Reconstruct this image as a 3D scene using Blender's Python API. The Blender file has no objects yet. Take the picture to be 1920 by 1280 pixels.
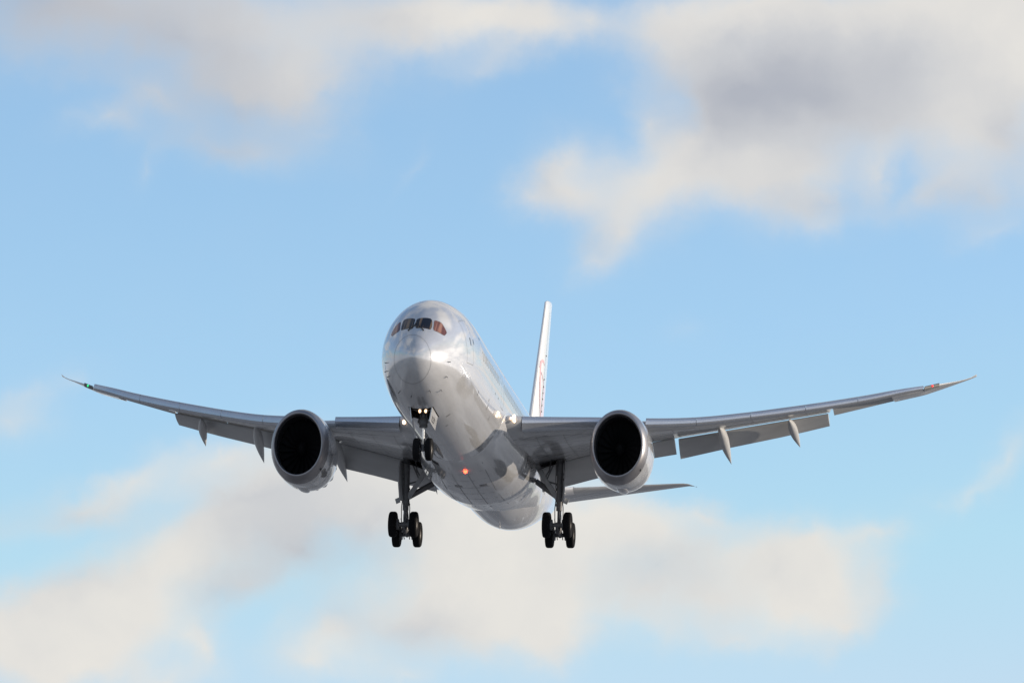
import bpy, bmesh, math, random
from mathutils import Vector, Matrix, Euler
import bisect

random.seed(7)
C = bpy.context
scene = C.scene
col = scene.collection

# ------------------------------------------------------------------ camera, sky, sun, exposure
K = 1.309                      # the aircraft in the photo stands taller than wide: height factor of the whole model
NOSE_UP = math.radians(-2.5)   # approach attitude, nose slightly up
YAW, PIT, ROL, TX, TZ, DIST, FPX = -0.154083, -0.241141, 0.035991, -1.641842, -6.327906, 308.074, 9195.77

def rot3():
    a, b, c = YAW, PIT, ROL
    Rz = Matrix.Rotation(a, 3, 'Z'); Rx = Matrix.Rotation(b, 3, 'X'); Ry = Matrix.Rotation(c, 3, 'Y')
    return Ry @ Rx @ Rz

R = rot3()
RT = R.transposed()
W = Matrix.Rotation(NOSE_UP, 3, 'X')
cam_in_plane = RT @ Vector((-TX, -DIST, -TZ))
cam_off = W @ cam_in_plane
CAM_POS = Vector((0.0, 0.0, 1.7))
PLANE_POS = CAM_POS - cam_off
right = W @ RT @ Vector((1, 0, 0)); fwd = W @ RT @ Vector((0, 1, 0)); up = W @ RT @ Vector((0, 0, 1))

cam_d = bpy.data.cameras.new('camera')
cam = bpy.data.objects.new('camera', cam_d); col.objects.link(cam)
cam.matrix_world = Matrix(((right.x, up.x, -fwd.x, CAM_POS.x), (right.y, up.y, -fwd.y, CAM_POS.y),
                           (right.z, up.z, -fwd.z, CAM_POS.z), (0, 0, 0, 1)))
cam_d.sensor_width = 36.0
cam_d.lens = FPX / 1920.0 * 36.0
cam_d.clip_start = 1.0
cam_d.clip_end = 60000.0
scene.camera = cam

SUN_EL, SUN_AZ = math.radians(11.5), math.radians(78.0)     # azimuth clockwise from +Y (the way the camera looks)
sd = Vector((math.sin(SUN_AZ) * math.cos(SUN_EL), math.cos(SUN_AZ) * math.cos(SUN_EL), math.sin(SUN_EL)))
sun_d = bpy.data.lights.new('sun', 'SUN')
sun_d.energy = 4.3; sun_d.angle = math.radians(0.53); sun_d.color = (1.0, 0.87, 0.71)
sun = bpy.data.objects.new('sun', sun_d); col.objects.link(sun)
sun.rotation_euler = sd.to_track_quat('Z', 'Y').to_euler()

scene.view_settings.view_transform = 'Standard'
scene.view_settings.look = 'None'
scene.view_settings.exposure = 0.0
scene.view_settings.gamma = 1.0

world = bpy.data.worlds.new('World'); scene.world = world
world.use_nodes = True
SKY_STRENGTH = 0.1

class NT:
    """small helper to write node trees"""
    def __init__(s, tree): s.t = tree; s.t.nodes.clear()
    def n(s, kind, **kw):
        nd = s.t.nodes.new(kind)
        for k, v in kw.items(): setattr(nd, k, v)
        return nd
    def put(s, sock, v):
        if isinstance(v, bpy.types.NodeSocket): s.t.links.new(v, sock)
        else: sock.default_value = v
    def math(s, op, a, b=None, c=None, clamp=False):
        nd = s.n('ShaderNodeMath', operation=op, use_clamp=clamp)
        for i, v in enumerate((a, b, c)):
            if v is not None: s.put(nd.inputs[i], v)
        return nd.outputs[0]
    def vmath(s, op, a, b=None, scale=None):
        nd = s.n('ShaderNodeVectorMath', operation=op)
        s.put(nd.inputs[0], a)
        if b is not None: s.put(nd.inputs[1], b)
        if scale is not None: s.put(nd.inputs['Scale'], scale)
        return nd.outputs['Value'] if op in ('DOT_PRODUCT', 'LENGTH', 'DISTANCE') else nd.outputs[0]
    def noise(s, vec, scale, detail=6, rough=0.55, dist=0.0):
        nd = s.n('ShaderNodeTexNoise')
        s.put(nd.inputs['Vector'], vec); nd.inputs['Scale'].default_value = scale
        nd.inputs['Detail'].default_value = detail; nd.inputs['Roughness'].default_value = rough
        nd.inputs['Distortion'].default_value = dist
        return nd
    def ramp(s, fac, stops):
        nd = s.n('ShaderNodeValToRGB'); s.put(nd.inputs[0], fac)
        e = nd.color_ramp.elements
        while len(e) < len(stops): e.new(0.5)
        for el, (p, c) in zip(e, stops):
            el.position = p; el.color = (c, c, c, 1) if isinstance(c, (int, float)) else (*c, 1)
        return nd.outputs[0]
    def maprange(s, v, a, b, c=0.0, d=1.0, smooth=True):
        nd = s.n('ShaderNodeMapRange', interpolation_type='SMOOTHSTEP' if smooth else 'LINEAR')
        s.put(nd.inputs['Value'], v)
        for k, x in zip(('From Min', 'From Max', 'To Min', 'To Max'), (a, b, c, d)): s.put(nd.inputs[k], x)
        return nd.outputs[0]
    def mix(s, f, a, b, blend='MIX'):
        nd = s.n('ShaderNodeMix', data_type='RGBA', blend_type=blend)
        s.put(nd.inputs[0], f)
        s.put(nd.inputs[6], a if isinstance(a, bpy.types.NodeSocket) else (*a, 1))
        s.put(nd.inputs[7], b if isinstance(b, bpy.types.NodeSocket) else (*b, 1))
        return nd.outputs[2]
    def combine(s, x, y, z=0.0):
        nd = s.n('ShaderNodeCombineXYZ')
        for i, v in enumerate((x, y, z)): s.put(nd.inputs[i], v)
        return nd.outputs[0]

# the sky's clouds lie at fixed bearings: azimuth and elevation in degrees, half width, half height, tilt, amount
CLOUDS = [   # cloud cover
    (-14.057, 14.993, 2.056, 0.654, 0, 0.95), (-12.256, 14.831, 1.869, 0.872, 0, 0.9), (-11.909, 14.194, 0.935, 0.374, 0, 0.75), (-11.397, 14.214, 0.561, 0.374, 40, 0.65), (-10.207, 15.035, 1.371, 0.467, 5, 1),
    (-9.244, 15.128, 0.935, 0.405, 0, 0.9), (-8.532, 15.024, 0.561, 0.374, 0, 0.7), (-7.762, 15.137, 0.561, 0.280, 0, 0.7), (-13.679, 13.760, 0.685, 0.174, 15, 0.42), (-13.051, 13.988, 0.498, 0.156, -20, 0.38),
    (-12.201, 13.529, 1.184, 0.299, -5, 0.62), (-11.685, 13.426, 0.436, 0.249, 0, 0.35), (-13.203, 13.112, 0.374, 0.112, 50, 0.3), (-11.120, 13.697, 0.436, 0.249, 0, 0.3), (-10.084, 13.360, 0.374, 0.100, 65, 0.26),
    (-9.224, 14.507, 0.561, 0.187, 0, 0.25), (-6.794, 15.034, 0.592, 0.561, -20, 1), (-5.899, 15.266, 1.059, 0.374, 0, 1), (-4.101, 15.163, 1.869, 0.685, 0, 1.15), (-2.822, 15.046, 0.935, 0.810, 0, 1.2),
    (-5.689, 14.371, 1.246, 0.623, 0, 1.25), (-4.345, 14.357, 1.433, 0.748, 0, 1.2), (-3.067, 13.994, 0.997, 0.872, 0, 1.1), (-6.441, 13.581, 1.246, 0.436, 8, 1), (-6.945, 13.260, 1.059, 0.436, 15, 0.9),
    (-5.669, 13.346, 0.997, 0.374, 12, 0.9), (-7.508, 12.749, 0.561, 0.498, 20, 0.75), (-7.817, 12.368, 0.374, 0.249, 20, 0.45), (-8.293, 13.414, 0.561, 0.374, 30, 0.7), (-8.158, 13.169, 0.436, 0.312, 0, 0.55),
    (-8.602, 13.032, 0.374, 0.249, 0, 0.45), (-7.219, 14.000, 0.249, 0.343, 10, 0.55), (-6.516, 14.077, 0.436, 0.561, 0, 0.6), (-5.344, 12.978, 0.872, 0.374, 0, 0.55), (-4.964, 13.108, 0.561, 0.374, 0, 0.45),
    (-4.458, 13.363, 0.174, 0.561, -8, 0.45), (-3.945, 13.027, 0.685, 0.224, 25, 0.45), (-3.247, 13.033, 0.748, 0.374, 0, 0.5), (-3.116, 12.631, 0.436, 0.162, 20, 0.3), (-5.085, 12.734, 0.249, 0.249, 0, 0.28),
    (-13.906, 9.228, 0.935, 0.224, 12, 0.75), (-13.169, 9.570, 0.810, 0.280, 25, 0.6), (-12.111, 9.861, 1.059, 0.312, 20, 0.75), (-10.967, 9.654, 0.997, 0.374, 0, 0.85), (-12.627, 8.660, 1.371, 0.561, 25, 1.05),
    (-13.853, 8.115, 0.935, 0.561, 30, 0.8), (-11.897, 9.247, 0.935, 0.374, 15, 0.85), (-10.834, 9.472, 1.122, 0.374, 0, 0.8), (-13.224, 8.016, 1.246, 0.436, 10, 0.8), (-13.822, 7.435, 1.246, 0.498, 0, 1.1),
    (-14.274, 7.788, 0.685, 0.436, 0, 0.8), (-12.147, 7.685, 0.299, 0.374, 15, 0.75), (-12.633, 7.358, 0.498, 0.187, 0, 0.5), (-12.465, 7.798, 0.374, 0.187, 0, 0.4), (-11.314, 8.833, 0.810, 0.467, 0, 0.7),
    (-11.739, 8.445, 0.561, 0.312, 20, 0.4), (-10.652, 7.924, 0.561, 0.436, 30, 0.85), (-10.889, 7.544, 0.623, 0.312, 0, 0.7), (-9.778, 8.077, 0.935, 0.498, 0, 0.8), (-9.883, 7.453, 0.374, 0.187, 0, 0.5),
    (-9.557, 9.016, 1.184, 0.654, 0, 1.05), (-8.675, 9.043, 0.872, 0.685, 0, 1.1), (-8.657, 8.421, 0.935, 0.561, 0, 1.1), (-8.142, 8.000, 0.498, 0.436, 0, 0.9), (-9.152, 8.158, 0.748, 0.436, 0, 0.8),
    (-7.607, 9.196, 0.997, 0.561, -10, 1.15), (-6.975, 9.149, 0.748, 0.374, -25, 0.75), (-6.348, 9.288, 0.561, 0.162, -15, 0.5), (-7.148, 8.461, 1.122, 0.436, 0, 0.68), (-6.952, 8.156, 0.498, 0.312, 0, 0.3),
    (-10.074, 9.373, 0.997, 0.436, 0, 0.8), (-5.016, 8.632, 0.623, 0.498, 0, 1.1), (-5.388, 8.377, 0.748, 0.436, 15, 0.9), (-5.149, 9.064, 0.561, 0.312, 20, 0.75), (-4.820, 8.140, 0.374, 0.249, 0, 0.6),
    (-4.397, 9.140, 0.436, 0.150, 10, 0.5), (-5.647, 8.806, 0.436, 0.312, 0, 0.5), (-6.069, 7.928, 0.748, 0.199, 0, 0.45), (-6.024, 8.798, 0.561, 0.498, 0, 0.5), (-6.330, 8.419, 0.810, 0.374, 0, 0.5),
    (-4.327, 8.645, 0.374, 0.561, 0, 0.3), (-2.903, 10.091, 0.685, 0.224, 50, 0.55), (-3.337, 9.652, 0.436, 0.174, 35, 0.38), (-3.775, 9.522, 0.374, 0.125, 10, 0.25), (-14.642, 10.188, 0.561, 0.312, 0, 0.45),
    (-13.917, 10.780, 0.436, 0.199, 0, 0.28), (-14.407, 10.509, 0.374, 0.187, 0, 0.25), (-6.584, 11.400, 0.374, 0.162, 0, 0.2),
]
GREYS = [   # their thick, shaded bodies
    (-14.764, 15.079, 1.994, 0.810, 0, 1.05), (-12.891, 14.678, 1.807, 0.748, 0, 0.8), (-12.091, 13.969, 1.308, 0.498, 0, 0.75), (-12.071, 13.472, 1.308, 0.374, 0, 0.6), (-10.528, 15.023, 0.685, 0.498, 0, 0.35),
    (-6.011, 14.458, 0.872, 0.498, 0, 0.7), (-6.449, 13.954, 0.623, 0.561, 0, 0.6), (-5.367, 14.282, 1.495, 0.685, 0, 0.75), (-4.413, 14.604, 0.997, 0.498, 0, 0.35), (-4.726, 14.166, 1.745, 0.748, 0, 0.35),
    (-5.502, 14.653, 1.495, 0.561, 0, 0.3), (-2.812, 13.934, 0.436, 0.623, 0, 0.5), (-4.962, 12.984, 0.997, 0.312, 0, 0.5), (-3.310, 13.002, 0.935, 0.374, 0, 0.5), (-7.887, 12.615, 0.561, 0.374, 0, 0.4),
    (-8.479, 13.222, 0.374, 0.374, 0, 0.3), (-11.189, 8.838, 0.935, 0.530, 0, 0.95), (-11.716, 9.441, 1.308, 0.374, 10, 0.5), (-11.920, 8.252, 0.498, 0.312, 0, 0.45), (-10.315, 9.054, 0.561, 0.498, 0, 0.4),
    (-13.868, 8.424, 0.685, 0.374, 20, 0.4), (-10.659, 8.110, 0.498, 0.249, 0, 0.35), (-9.774, 7.953, 0.748, 0.312, 0, 0.5), (-6.964, 8.652, 0.872, 0.374, 0, 0.4), (-5.582, 8.683, 0.374, 0.374, 0, 0.25),
    (-14.091, 9.158, 0.997, 0.249, 0, 0.4), (-6.626, 13.266, 1.246, 0.498, 0, 0.2), (-6.989, 15.123, 0.561, 0.374, 0, 0.15),
]

def build_world():
    t = NT(world.node_tree)
    tc = t.n('ShaderNodeTexCoord')
    d = tc.outputs['Generated']
    sep = t.n('ShaderNodeSeparateXYZ'); t.put(sep.inputs[0], d)
    az = t.math('MULTIPLY', t.math('ARCTAN2', sep.outputs[0], sep.outputs[1]), 57.29578)
    el = t.math('MULTIPLY', t.math('ARCSINE', sep.outputs[2]), 57.29578)
    ae = t.combine(az, el)
    # cloud-shaped wander of the coordinates
    n1 = t.noise(ae, 0.55, 4, 0.5)
    n1v = t.vmath('SUBTRACT', n1.outputs['Color'], (0.5, 0.5, 0.5))
    n2 = t.noise(t.vmath('ADD', ae, (31.0, 7.0, 3.0)), 2.0, 5, 0.55)
    n2v = t.vmath('SUBTRACT', n2.outputs['Color'], (0.5, 0.5, 0.5))
    wv = t.vmath('ADD', t.vmath('MULTIPLY', n1v, (0.95, 0.65, 0.0)), t.vmath('MULTIPLY', n2v, (0.5, 0.42, 0.0)))
    aw = t.vmath('ADD', ae, wv)
    def field(lst, vec):
        acc = None
        for (ca, ce, a, b, tilt, amt) in lst:
            mp = t.n('ShaderNodeMapping', vector_type='TEXTURE')
            t.put(mp.inputs['Vector'], vec)
            mp.inputs['Location'].default_value = (ca, ce, 0)
            mp.inputs['Rotation'].default_value = (0, 0, math.radians(tilt) )
            mp.inputs['Scale'].default_value = (a * 2.0, b * 2.0, 1)
            g = t.n('ShaderNodeTexGradient', gradient_type='QUADRATIC_SPHERE')
            t.put(g.inputs[0], mp.outputs[0])
            acc = t.math('MULTIPLY_ADD', g.outputs['Fac'], amt, acc if acc is not None else 0.0)
        return acc
    dens = field(CLOUDS, aw)
    grey = field(GREYS, aw)
    # the rest of the sky, behind and above the camera: broken cloud
    flat = t.vmath('DIVIDE', d, t.combine(*[t.math('MAXIMUM', sep.outputs[2], 0.06)] * 3))
    nb = t.noise(flat, 1.5, 7, 0.55, 0.2)
    rest = t.maprange(nb.outputs['Fac'], 0.42, 0.64, 0.0, 1.3)
    near = t.math('SQRT', t.math('ADD', t.math('POWER', t.math('ABSOLUTE', t.math('SUBTRACT', az, -8.743)), 2.0),
                                 t.math('POWER', t.math('ABSOLUTE', t.math('MULTIPLY', t.math('SUBTRACT', el, 11.346), 1.4)), 2.0)))
    away = t.maprange(near, 7.5, 13.0)
    dens = t.math('ADD', dens, t.math('MULTIPLY', rest, away))
    # fine break-up
    nf = t.noise(aw, 1.0, 6, 0.52)
    nw = t.noise(t.vmath('ADD', t.vmath('MULTIPLY', aw, (1.0, .75, 1.0)), (5.0, 9.0, 2.0)), .42, 5, .55)
    nd_ = t.math('ADD', t.math('MULTIPLY', t.math('SUBTRACT', nf.outputs['Fac'], 0.5), .7), t.math('MULTIPLY', t.math('SUBTRACT', nw.outputs['Fac'], 0.5), .35))
    dtot = t.math('ADD', dens, t.math('MULTIPLY', nd_, t.maprange(dens, 0.0, 0.25, 0.25, 1.0)))
    alpha = t.maprange(dtot, -.08, 1.25)
    alpha = t.math('MULTIPLY', alpha, 0.93)
    gtot = t.math('ADD', grey, t.math('MULTIPLY', nd_, 0.7))
    gfac = t.maprange(gtot, -.05, 1.55, smooth=False)
    sky = t.n('ShaderNodeTexSky', sky_type='NISHITA')
    sky.sun_disc = False
    sky.sun_elevation = SUN_EL; sky.sun_rotation = SUN_AZ
    sky.altitude = 50; sky.air_density = 1.0; sky.dust_density = 0.4; sky.ozone_density = 3.0
    blue = t.mix(1.0, sky.outputs[0], SKY_TINT, 'MULTIPLY')
    blue = t.vmath('MINIMUM', blue, (6.2, 7.2, 8.8))
    blue = t.vmath('SCALE', blue, scale=t.math('SUBTRACT', 1.0, t.math('MULTIPLY', away, .18)))
    cloud = t.ramp(gfac, [(0.0, CLOUD_LIT), (.36, CLOUD_MID), (.95, CLOUD_GREY)])
    cloud = t.mix(t.math('MULTIPLY', away, .85), cloud, (6.0, 5.9, 5.9))
    glow = t.maprange(t.vmath('DOT_PRODUCT', d, tuple(sd)), .45, 1.0, 1.0, 2.6)
    cloud = t.vmath('SCALE', cloud, scale=glow)
    # a low unseen grey-violet bank, added to dim the horizon in reflections
    bank = t.math('MULTIPLY', t.maprange(t.math('ADD', el, t.math('MULTIPLY', t.math('SUBTRACT', n1.outputs['Fac'], .5), 5.0)), 1.5, 6.0, 1.0, 0.0), .75)
    blue = t.mix(bank, blue, t.vmath('SCALE', (4.6, 4.7, 5.0), scale=glow))
    # thin cloud lets the blue through
    out = t.mix(alpha, blue, cloud)
    bg = t.n('ShaderNodeBackground'); t.put(bg.inputs[0], out); bg.inputs[1].default_value = SKY_STRENGTH
    o = t.n('ShaderNodeOutputWorld'); t.t.links.new(bg.outputs[0], o.inputs[0])

SKY_TINT = (3.0, 2.75, 2.6)
CLOUD_LIT = (8.3, 7.9, 7.3)
CLOUD_MID = (6.3, 6.25, 6.3)
CLOUD_GREY = (4.5, 4.6, 5.05)
build_world()

# ------------------------------------------------------------------ materials
def material(name, base, rough=0.4, metal=0.0, coat=0.0, coat_rough=0.03, spec=0.5, emit=None, emit_s=0.0,
             var=0.0, var_scale=(1, 1, 1), bump=0.0, bump_scale=2.0, rough_var=0.0):
    m = bpy.data.materials.new(name); m.use_nodes = True
    t = NT(m.node_tree)
    b = t.n('ShaderNodeBsdfPrincipled'); o = t.n('ShaderNodeOutputMaterial')
    t.t.links.new(b.outputs[0], o.inputs[0])
    tc = t.n('ShaderNodeTexCoord')
    b.inputs['Metallic'].default_value = metal
    b.inputs['Coat Weight'].default_value = coat; b.inputs['Coat Roughness'].default_value = coat_rough
    b.inputs['Specular IOR Level'].default_value = spec
    b.inputs['Roughness'].default_value = rough
    if var > 0 or rough_var > 0:
        mp = t.vmath('MULTIPLY', tc.outputs['Object'], var_scale)
        nz = t.noise(mp, 1.0, 6, 0.6)
        if var > 0:
            f = t.maprange(nz.outputs['Fac'], 0.25, 0.75, 1 - var, 1 + var * .4, smooth=False)
            t.put(b.inputs['Base Color'], t.vmath('SCALE', base, scale=f))
        else:
            b.inputs['Base Color'].default_value = (*base, 1)
        if rough_var > 0:
            t.put(b.inputs['Roughness'], t.maprange(nz.outputs['Fac'], 0.3, 0.7, rough - rough_var, rough + rough_var, smooth=False))
    else:
        b.inputs['Base Color'].default_value = (*base, 1)
    if bump > 0:
        nb = t.noise(tc.outputs['Object'], bump_scale, 3, 0.5)
        bp = t.n('ShaderNodeBump'); bp.inputs['Strength'].default_value = 1.0; bp.inputs['Distance'].default_value = bump
        t.put(bp.inputs['Height'], nb.outputs['Fac'])
        t.put(b.inputs['Normal'], bp.outputs[0]); t.put(b.inputs['Coat Normal'], bp.outputs[0])
    if emit:
        b.inputs['Emission Color'].default_value = (*emit, 1); b.inputs['Emission Strength'].default_value = emit_s
    return m

M = {}
M['white'] = material('glossy_pearl_white_paint', (.64, .64, .65), .17, 0.30, 1.0, .008, .3, var=.14, var_scale=(1.8, .12, 1.8), bump=.0022, bump_scale=.7)  # lengthwise streaks in the base colour stand in for broken reflections
M['white'].node_tree.nodes['Principled BSDF'].inputs['Coat IOR'].default_value = 1.7
M['finwhite'] = material('white_fin_paint', (.78, .78, .79), .3, 0.0, .6, .05, var=.06, var_scale=(1, .5, .5))
M['grey'] = material('grey_wing_paint', (.50, .505, .515), .30, 0.1, .7, .07, var=.16, var_scale=(.35, 1.6, 1), rough_var=.08)
M['flapgrey'] = material('flap_grey_paint', (.49, .495, .50), .45, 0.0, .2, .2, var=.14, var_scale=(.3, 1.5, 1))
M['slat'] = material('bare_slat_metal', (.50, .52, .56), .26, .75, 0, var=.06, var_scale=(.3, 2, 2))
M['lip'] = material('polished_lip_metal', (.33, .32, .33), .36, .85, 0, var=.05)
M['cowl'] = material('cowl_white_paint', (.62, .62, .625), .13, .40, 1.0, .02, .4, var=.10, var_scale=(1.5, .3, 1.5), bump=.0018, bump_scale=1.0)
M['cowl'].node_tree.nodes['Principled BSDF'].inputs['Coat IOR'].default_value = 1.9
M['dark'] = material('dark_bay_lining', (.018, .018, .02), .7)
M['fan'] = material('black_fan_titanium', (.004, .004, .005), .6, 0, spec=.15)
M['liner'] = material('dark_inlet_liner', (.016, .017, .02), .6)
M['seamshade'] = material('seam_and_cove_shade', (.10, .10, .10), .6)  # panel seams, and the painted shade of the flap cove
M['dirt'] = material('belly_grime_panel', (.22, .22, .22), .4, coat=.3)
M['window'] = material('cabin_window_tint', (.30, .27, .22), .12, spec=.6)
M['glassdark'] = material('dark_pane', (.05, .06, .09), .15)
M['stripsunlit'] = material('sunlit_leading_edge', (.86, .84, .80), .35, .1)  # sunlit fin edge, the light put into the colour
M['tyre'] = material('tyre_rubber', (.008, .008, .009), .8, spec=.12)
M['rim'] = material('wheel_rim_metal', (.06, .057, .055), .5, .4)
M['gear'] = material('gear_strut_paint', (.15, .15, .155), .5, .1, var=.3, var_scale=(4, 4, 4))
M['gearlight'] = material('light_gear_paint', (.34, .34, .345), .45, .1, var=.2, var_scale=(4, 4, 4))
M['chrome'] = material('oleo_chrome', (.75, .74, .72), .12, 1.0)
M['nozzle'] = material('burnt_nozzle_metal', (.16, .14, .12), .4, .9)
M['mark'] = material('red_emblem_paint', (.72, .42, .43), .35, coat=.4)
M['markpale'] = material('pink_emblem_paint', (.72, .60, .66), .35, coat=.4)
M['black'] = material('black_paint', (.03, .03, .03), .5)
M['lamp'] = material('landing_lamp', (.9, .9, .85), .2, emit=(1.0, .66, .38), emit_s=3.6)
M['beacon'] = material('red_beacon_lens', (.8, .05, .03), .2, emit=(1.0, .045, .018), emit_s=12)
M['green'] = material('green_navigation_lens', (.05, .6, .2), .2, emit=(.03, .75, .25), emit_s=1.3)
M['red'] = material('red_navigation_lens', (.7, .05, .05), .2, emit=(1.0, .06, .05), emit_s=1.6)

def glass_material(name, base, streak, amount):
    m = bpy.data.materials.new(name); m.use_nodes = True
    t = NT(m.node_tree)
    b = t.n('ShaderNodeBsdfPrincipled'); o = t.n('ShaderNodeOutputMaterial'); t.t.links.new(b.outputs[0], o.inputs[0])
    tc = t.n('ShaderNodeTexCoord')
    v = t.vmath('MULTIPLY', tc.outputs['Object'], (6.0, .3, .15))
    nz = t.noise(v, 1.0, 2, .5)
    t.put(b.inputs['Base Color'], t.mix(t.maprange(nz.outputs['Fac'], amount, amount + .2), base, streak))  # brown reflection streaks painted into the pane colour
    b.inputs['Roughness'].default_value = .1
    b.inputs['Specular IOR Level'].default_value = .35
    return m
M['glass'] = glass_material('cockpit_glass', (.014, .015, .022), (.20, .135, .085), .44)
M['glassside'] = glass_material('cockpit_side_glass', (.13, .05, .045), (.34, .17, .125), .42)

# ------------------------------------------------------------------ mesh helpers (aircraft metres: x to port, s aft of the nose, z up)
class MB:
    def __init__(s): s.v = []; s.f = []; s.m = []
    def add(s, vs, fs, mi=0):
        o = len(s.v); s.v += [tuple(p) for p in vs]
        s.f += [tuple(i + o for i in f) for f in fs]; s.m += [mi] * len(fs)
    def grid(s, rows, closed=False, mi=0, cap0=False, cap1=False, skip=None, flip=False):
        n = len(rows[0]); fs = []
        for i in range(len(rows) - 1):
            for j in range(n if closed else n - 1):
                if skip and skip(i, j): continue
                k = (j + 1) % n
                q = (i * n + j, i * n + k, (i + 1) * n + k, (i + 1) * n + j)
                fs.append(q[::-1] if flip else q)
        if cap0: fs.append(tuple(range(n)) if not flip else tuple(range(n))[::-1])
        if cap1:
            b = (len(rows) - 1) * n; fs.append(tuple(b + j for j in range(n))[::-1])
        s.add([p for r in rows for p in r], fs, mi)
    def tube(s, a, b, r0, r1=None, n=16, mi=0, caps=True):
        r1 = r0 if r1 is None else r1
        a, b = Vector(a), Vector(b); d = (b - a).normalized()
        e = d.orthogonal().normalized(); g = d.cross(e)
        rows = [[p + (e * math.cos(2 * math.pi * j / n) + g * math.sin(2 * math.pi * j / n)) * r for j in range(n)] for p, r in ((a, r0), (b, r1))]
        s.grid(rows, True, mi, caps, caps)
    def path(s, pts, r, n=8, mi=0):
        for a, b in zip(pts[:-1], pts[1:]): s.tube(a, b, r, n=n, mi=mi)
    def bar(s, a, b, w, h, mi=0, side=(1, 0, 0)):
        a, b = Vector(a), Vector(b); d = (b - a).normalized()
        e = (Vector(side) - d * d.dot(Vector(side))).normalized(); g = d.cross(e)
        rows = [[p + e * i * w / 2 + g * j * h / 2 for i, j in ((-1, -1), (1, -1), (1, 1), (-1, 1))] for p in (a, b)]
        s.grid(rows, True, mi, True, True)
    def lathe(s, prof, origin, axis='s', n=48, mi=0, sq=1.0):
        """prof: (distance along the axis, radius)"""
        rows = []
        o = Vector(origin)
        for d, r in prof:
            row = []
            for j in range(n):
                a = 2 * math.pi * j / n
                if axis == 's': row.append(o + Vector((r * math.sin(a), d, r * math.cos(a) * sq)))
                elif axis == 'x': row.append(o + Vector((d, r * math.sin(a), r * math.cos(a))))
                else: row.append(o + Vector((r * math.sin(a), r * math.cos(a), d)))
            rows.append(row)
        s.grid(rows, True, mi)
    def sphere(s, c, rx, ry, rz, n=16, m=10, mi=0):
        rows = []
        for i in range(m + 1):
            p = math.pi * (i / m)
            p = min(max(p, .001), math.pi - .001)
            rows.append([Vector(c) + Vector((rx * math.sin(p) * math.cos(2 * math.pi * j / n), ry * math.sin(p) * math.sin(2 * math.pi * j / n), rz * math.cos(p))) for j in range(n)])
        s.grid(rows, True, mi)
    def build(s, name, mats, parent, sharp=35, recalc=True):
        me = bpy.data.meshes.new(name)
        me.from_pydata([(p[0], p[1] - 28.0, p[2] * K) for p in s.v], [], s.f)
        for k in mats: me.materials.append(M[k])
        for p, i in zip(me.polygons, s.m): p.material_index = i; p.use_smooth = True
        if recalc:
            bm = bmesh.new(); bm.from_mesh(me)
            bmesh.ops.remove_doubles(bm, verts=bm.verts, dist=.0004)
            bmesh.ops.recalc_face_normals(bm, faces=bm.faces); bm.to_mesh(me); bm.free()
        me.set_sharp_from_angle(angle=math.radians(sharp))
        o = bpy.data.objects.new(name, me); col.objects.link(o)
        if parent: o.parent = parent
        return o

def lerp_table(tab, x):
    xs = [a for a, _ in tab]
    if x <= xs[0]: return tab[0][1]
    if x >= xs[-1]: return tab[-1][1]
    i = bisect.bisect_right(xs, x) - 1
    t = (x - xs[i]) / (xs[i + 1] - xs[i])
    return tab[i][1] * (1 - t) + tab[i + 1][1] * t

def pchip(tab):
    xs = [a for a, _ in tab]; ys = [b for _, b in tab]; n = len(xs)
    h = [xs[i + 1] - xs[i] for i in range(n - 1)]; dl = [(ys[i + 1] - ys[i]) / h[i] for i in range(n - 1)]
    m = [dl[0]] + [0 if dl[i - 1] * dl[i] <= 0 else 2 * dl[i - 1] * dl[i] / (dl[i - 1] + dl[i]) for i in range(1, n - 1)] + [dl[-1]]
    def f(x):
        if x <= xs[0]: return ys[0]
        if x >= xs[-1]: return ys[-1]
        i = bisect.bisect_right(xs, x) - 1
        t = (x - xs[i]) / h[i]
        return (ys[i] * (1 + 2 * t) * (1 - t) ** 2 + h[i] * m[i] * t * (1 - t) ** 2 + ys[i + 1] * t * t * (3 - 2 * t) + h[i] * m[i + 1] * t * t * (t - 1))
    return f
#FUS_BEGIN
_FUS = [  # s, top, bottom, half width
    (0, -.95, -.95, 0), (.1, -.60, -1.27, .36), (.3, -.28, -1.52, .67), (.6, .04, -1.76, .97), (1, .38, -1.99, 1.28), (1.5, .76, -2.19, 1.60),
    (2, 1.10, -2.35, 1.86), (3, 1.71, -2.58, 2.24), (4, 2.17, -2.74, 2.48), (5, 2.50, -2.84, 2.64), (6, 2.71, -2.91, 2.75), (7, 2.84, -2.95, 2.82),
    (8, 2.92, -2.97, 2.86), (10, 2.97, -2.97, 2.885), (32, 2.97, -2.97, 2.885), (34, 2.97, -2.94, 2.86), (36, 2.97, -2.87, 2.82), (38, 2.96, -2.69, 2.75), (40, 2.95, -2.40, 2.64), (42, 2.93, -2.03, 2.50),
    (45, 2.87, -1.34, 2.22), (48, 2.78, -.72, 1.88), (51, 2.62, -.1, 1.46), (54, 2.38, .75, .86), (56, 2.1, 1.25, .42), (56.7, 1.85, 1.5, .17)]
_sq = lambda s: math.sqrt(max(s, 0))
f_top = pchip([(_sq(a), b) for a, b, c, d in _FUS]); f_bot = pchip([(_sq(a), c) for a, b, c, d in _FUS]); f_hw = pchip([(_sq(a), d) for a, b, c, d in _FUS])
def FS(s, th):
    q = _sq(s); T, B, H = f_top(q), f_bot(q), f_hw(q); zm = (T + B) / 2
    return Vector((H * math.sin(th), s, zm + (T - zm) * math.cos(th)))
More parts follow.
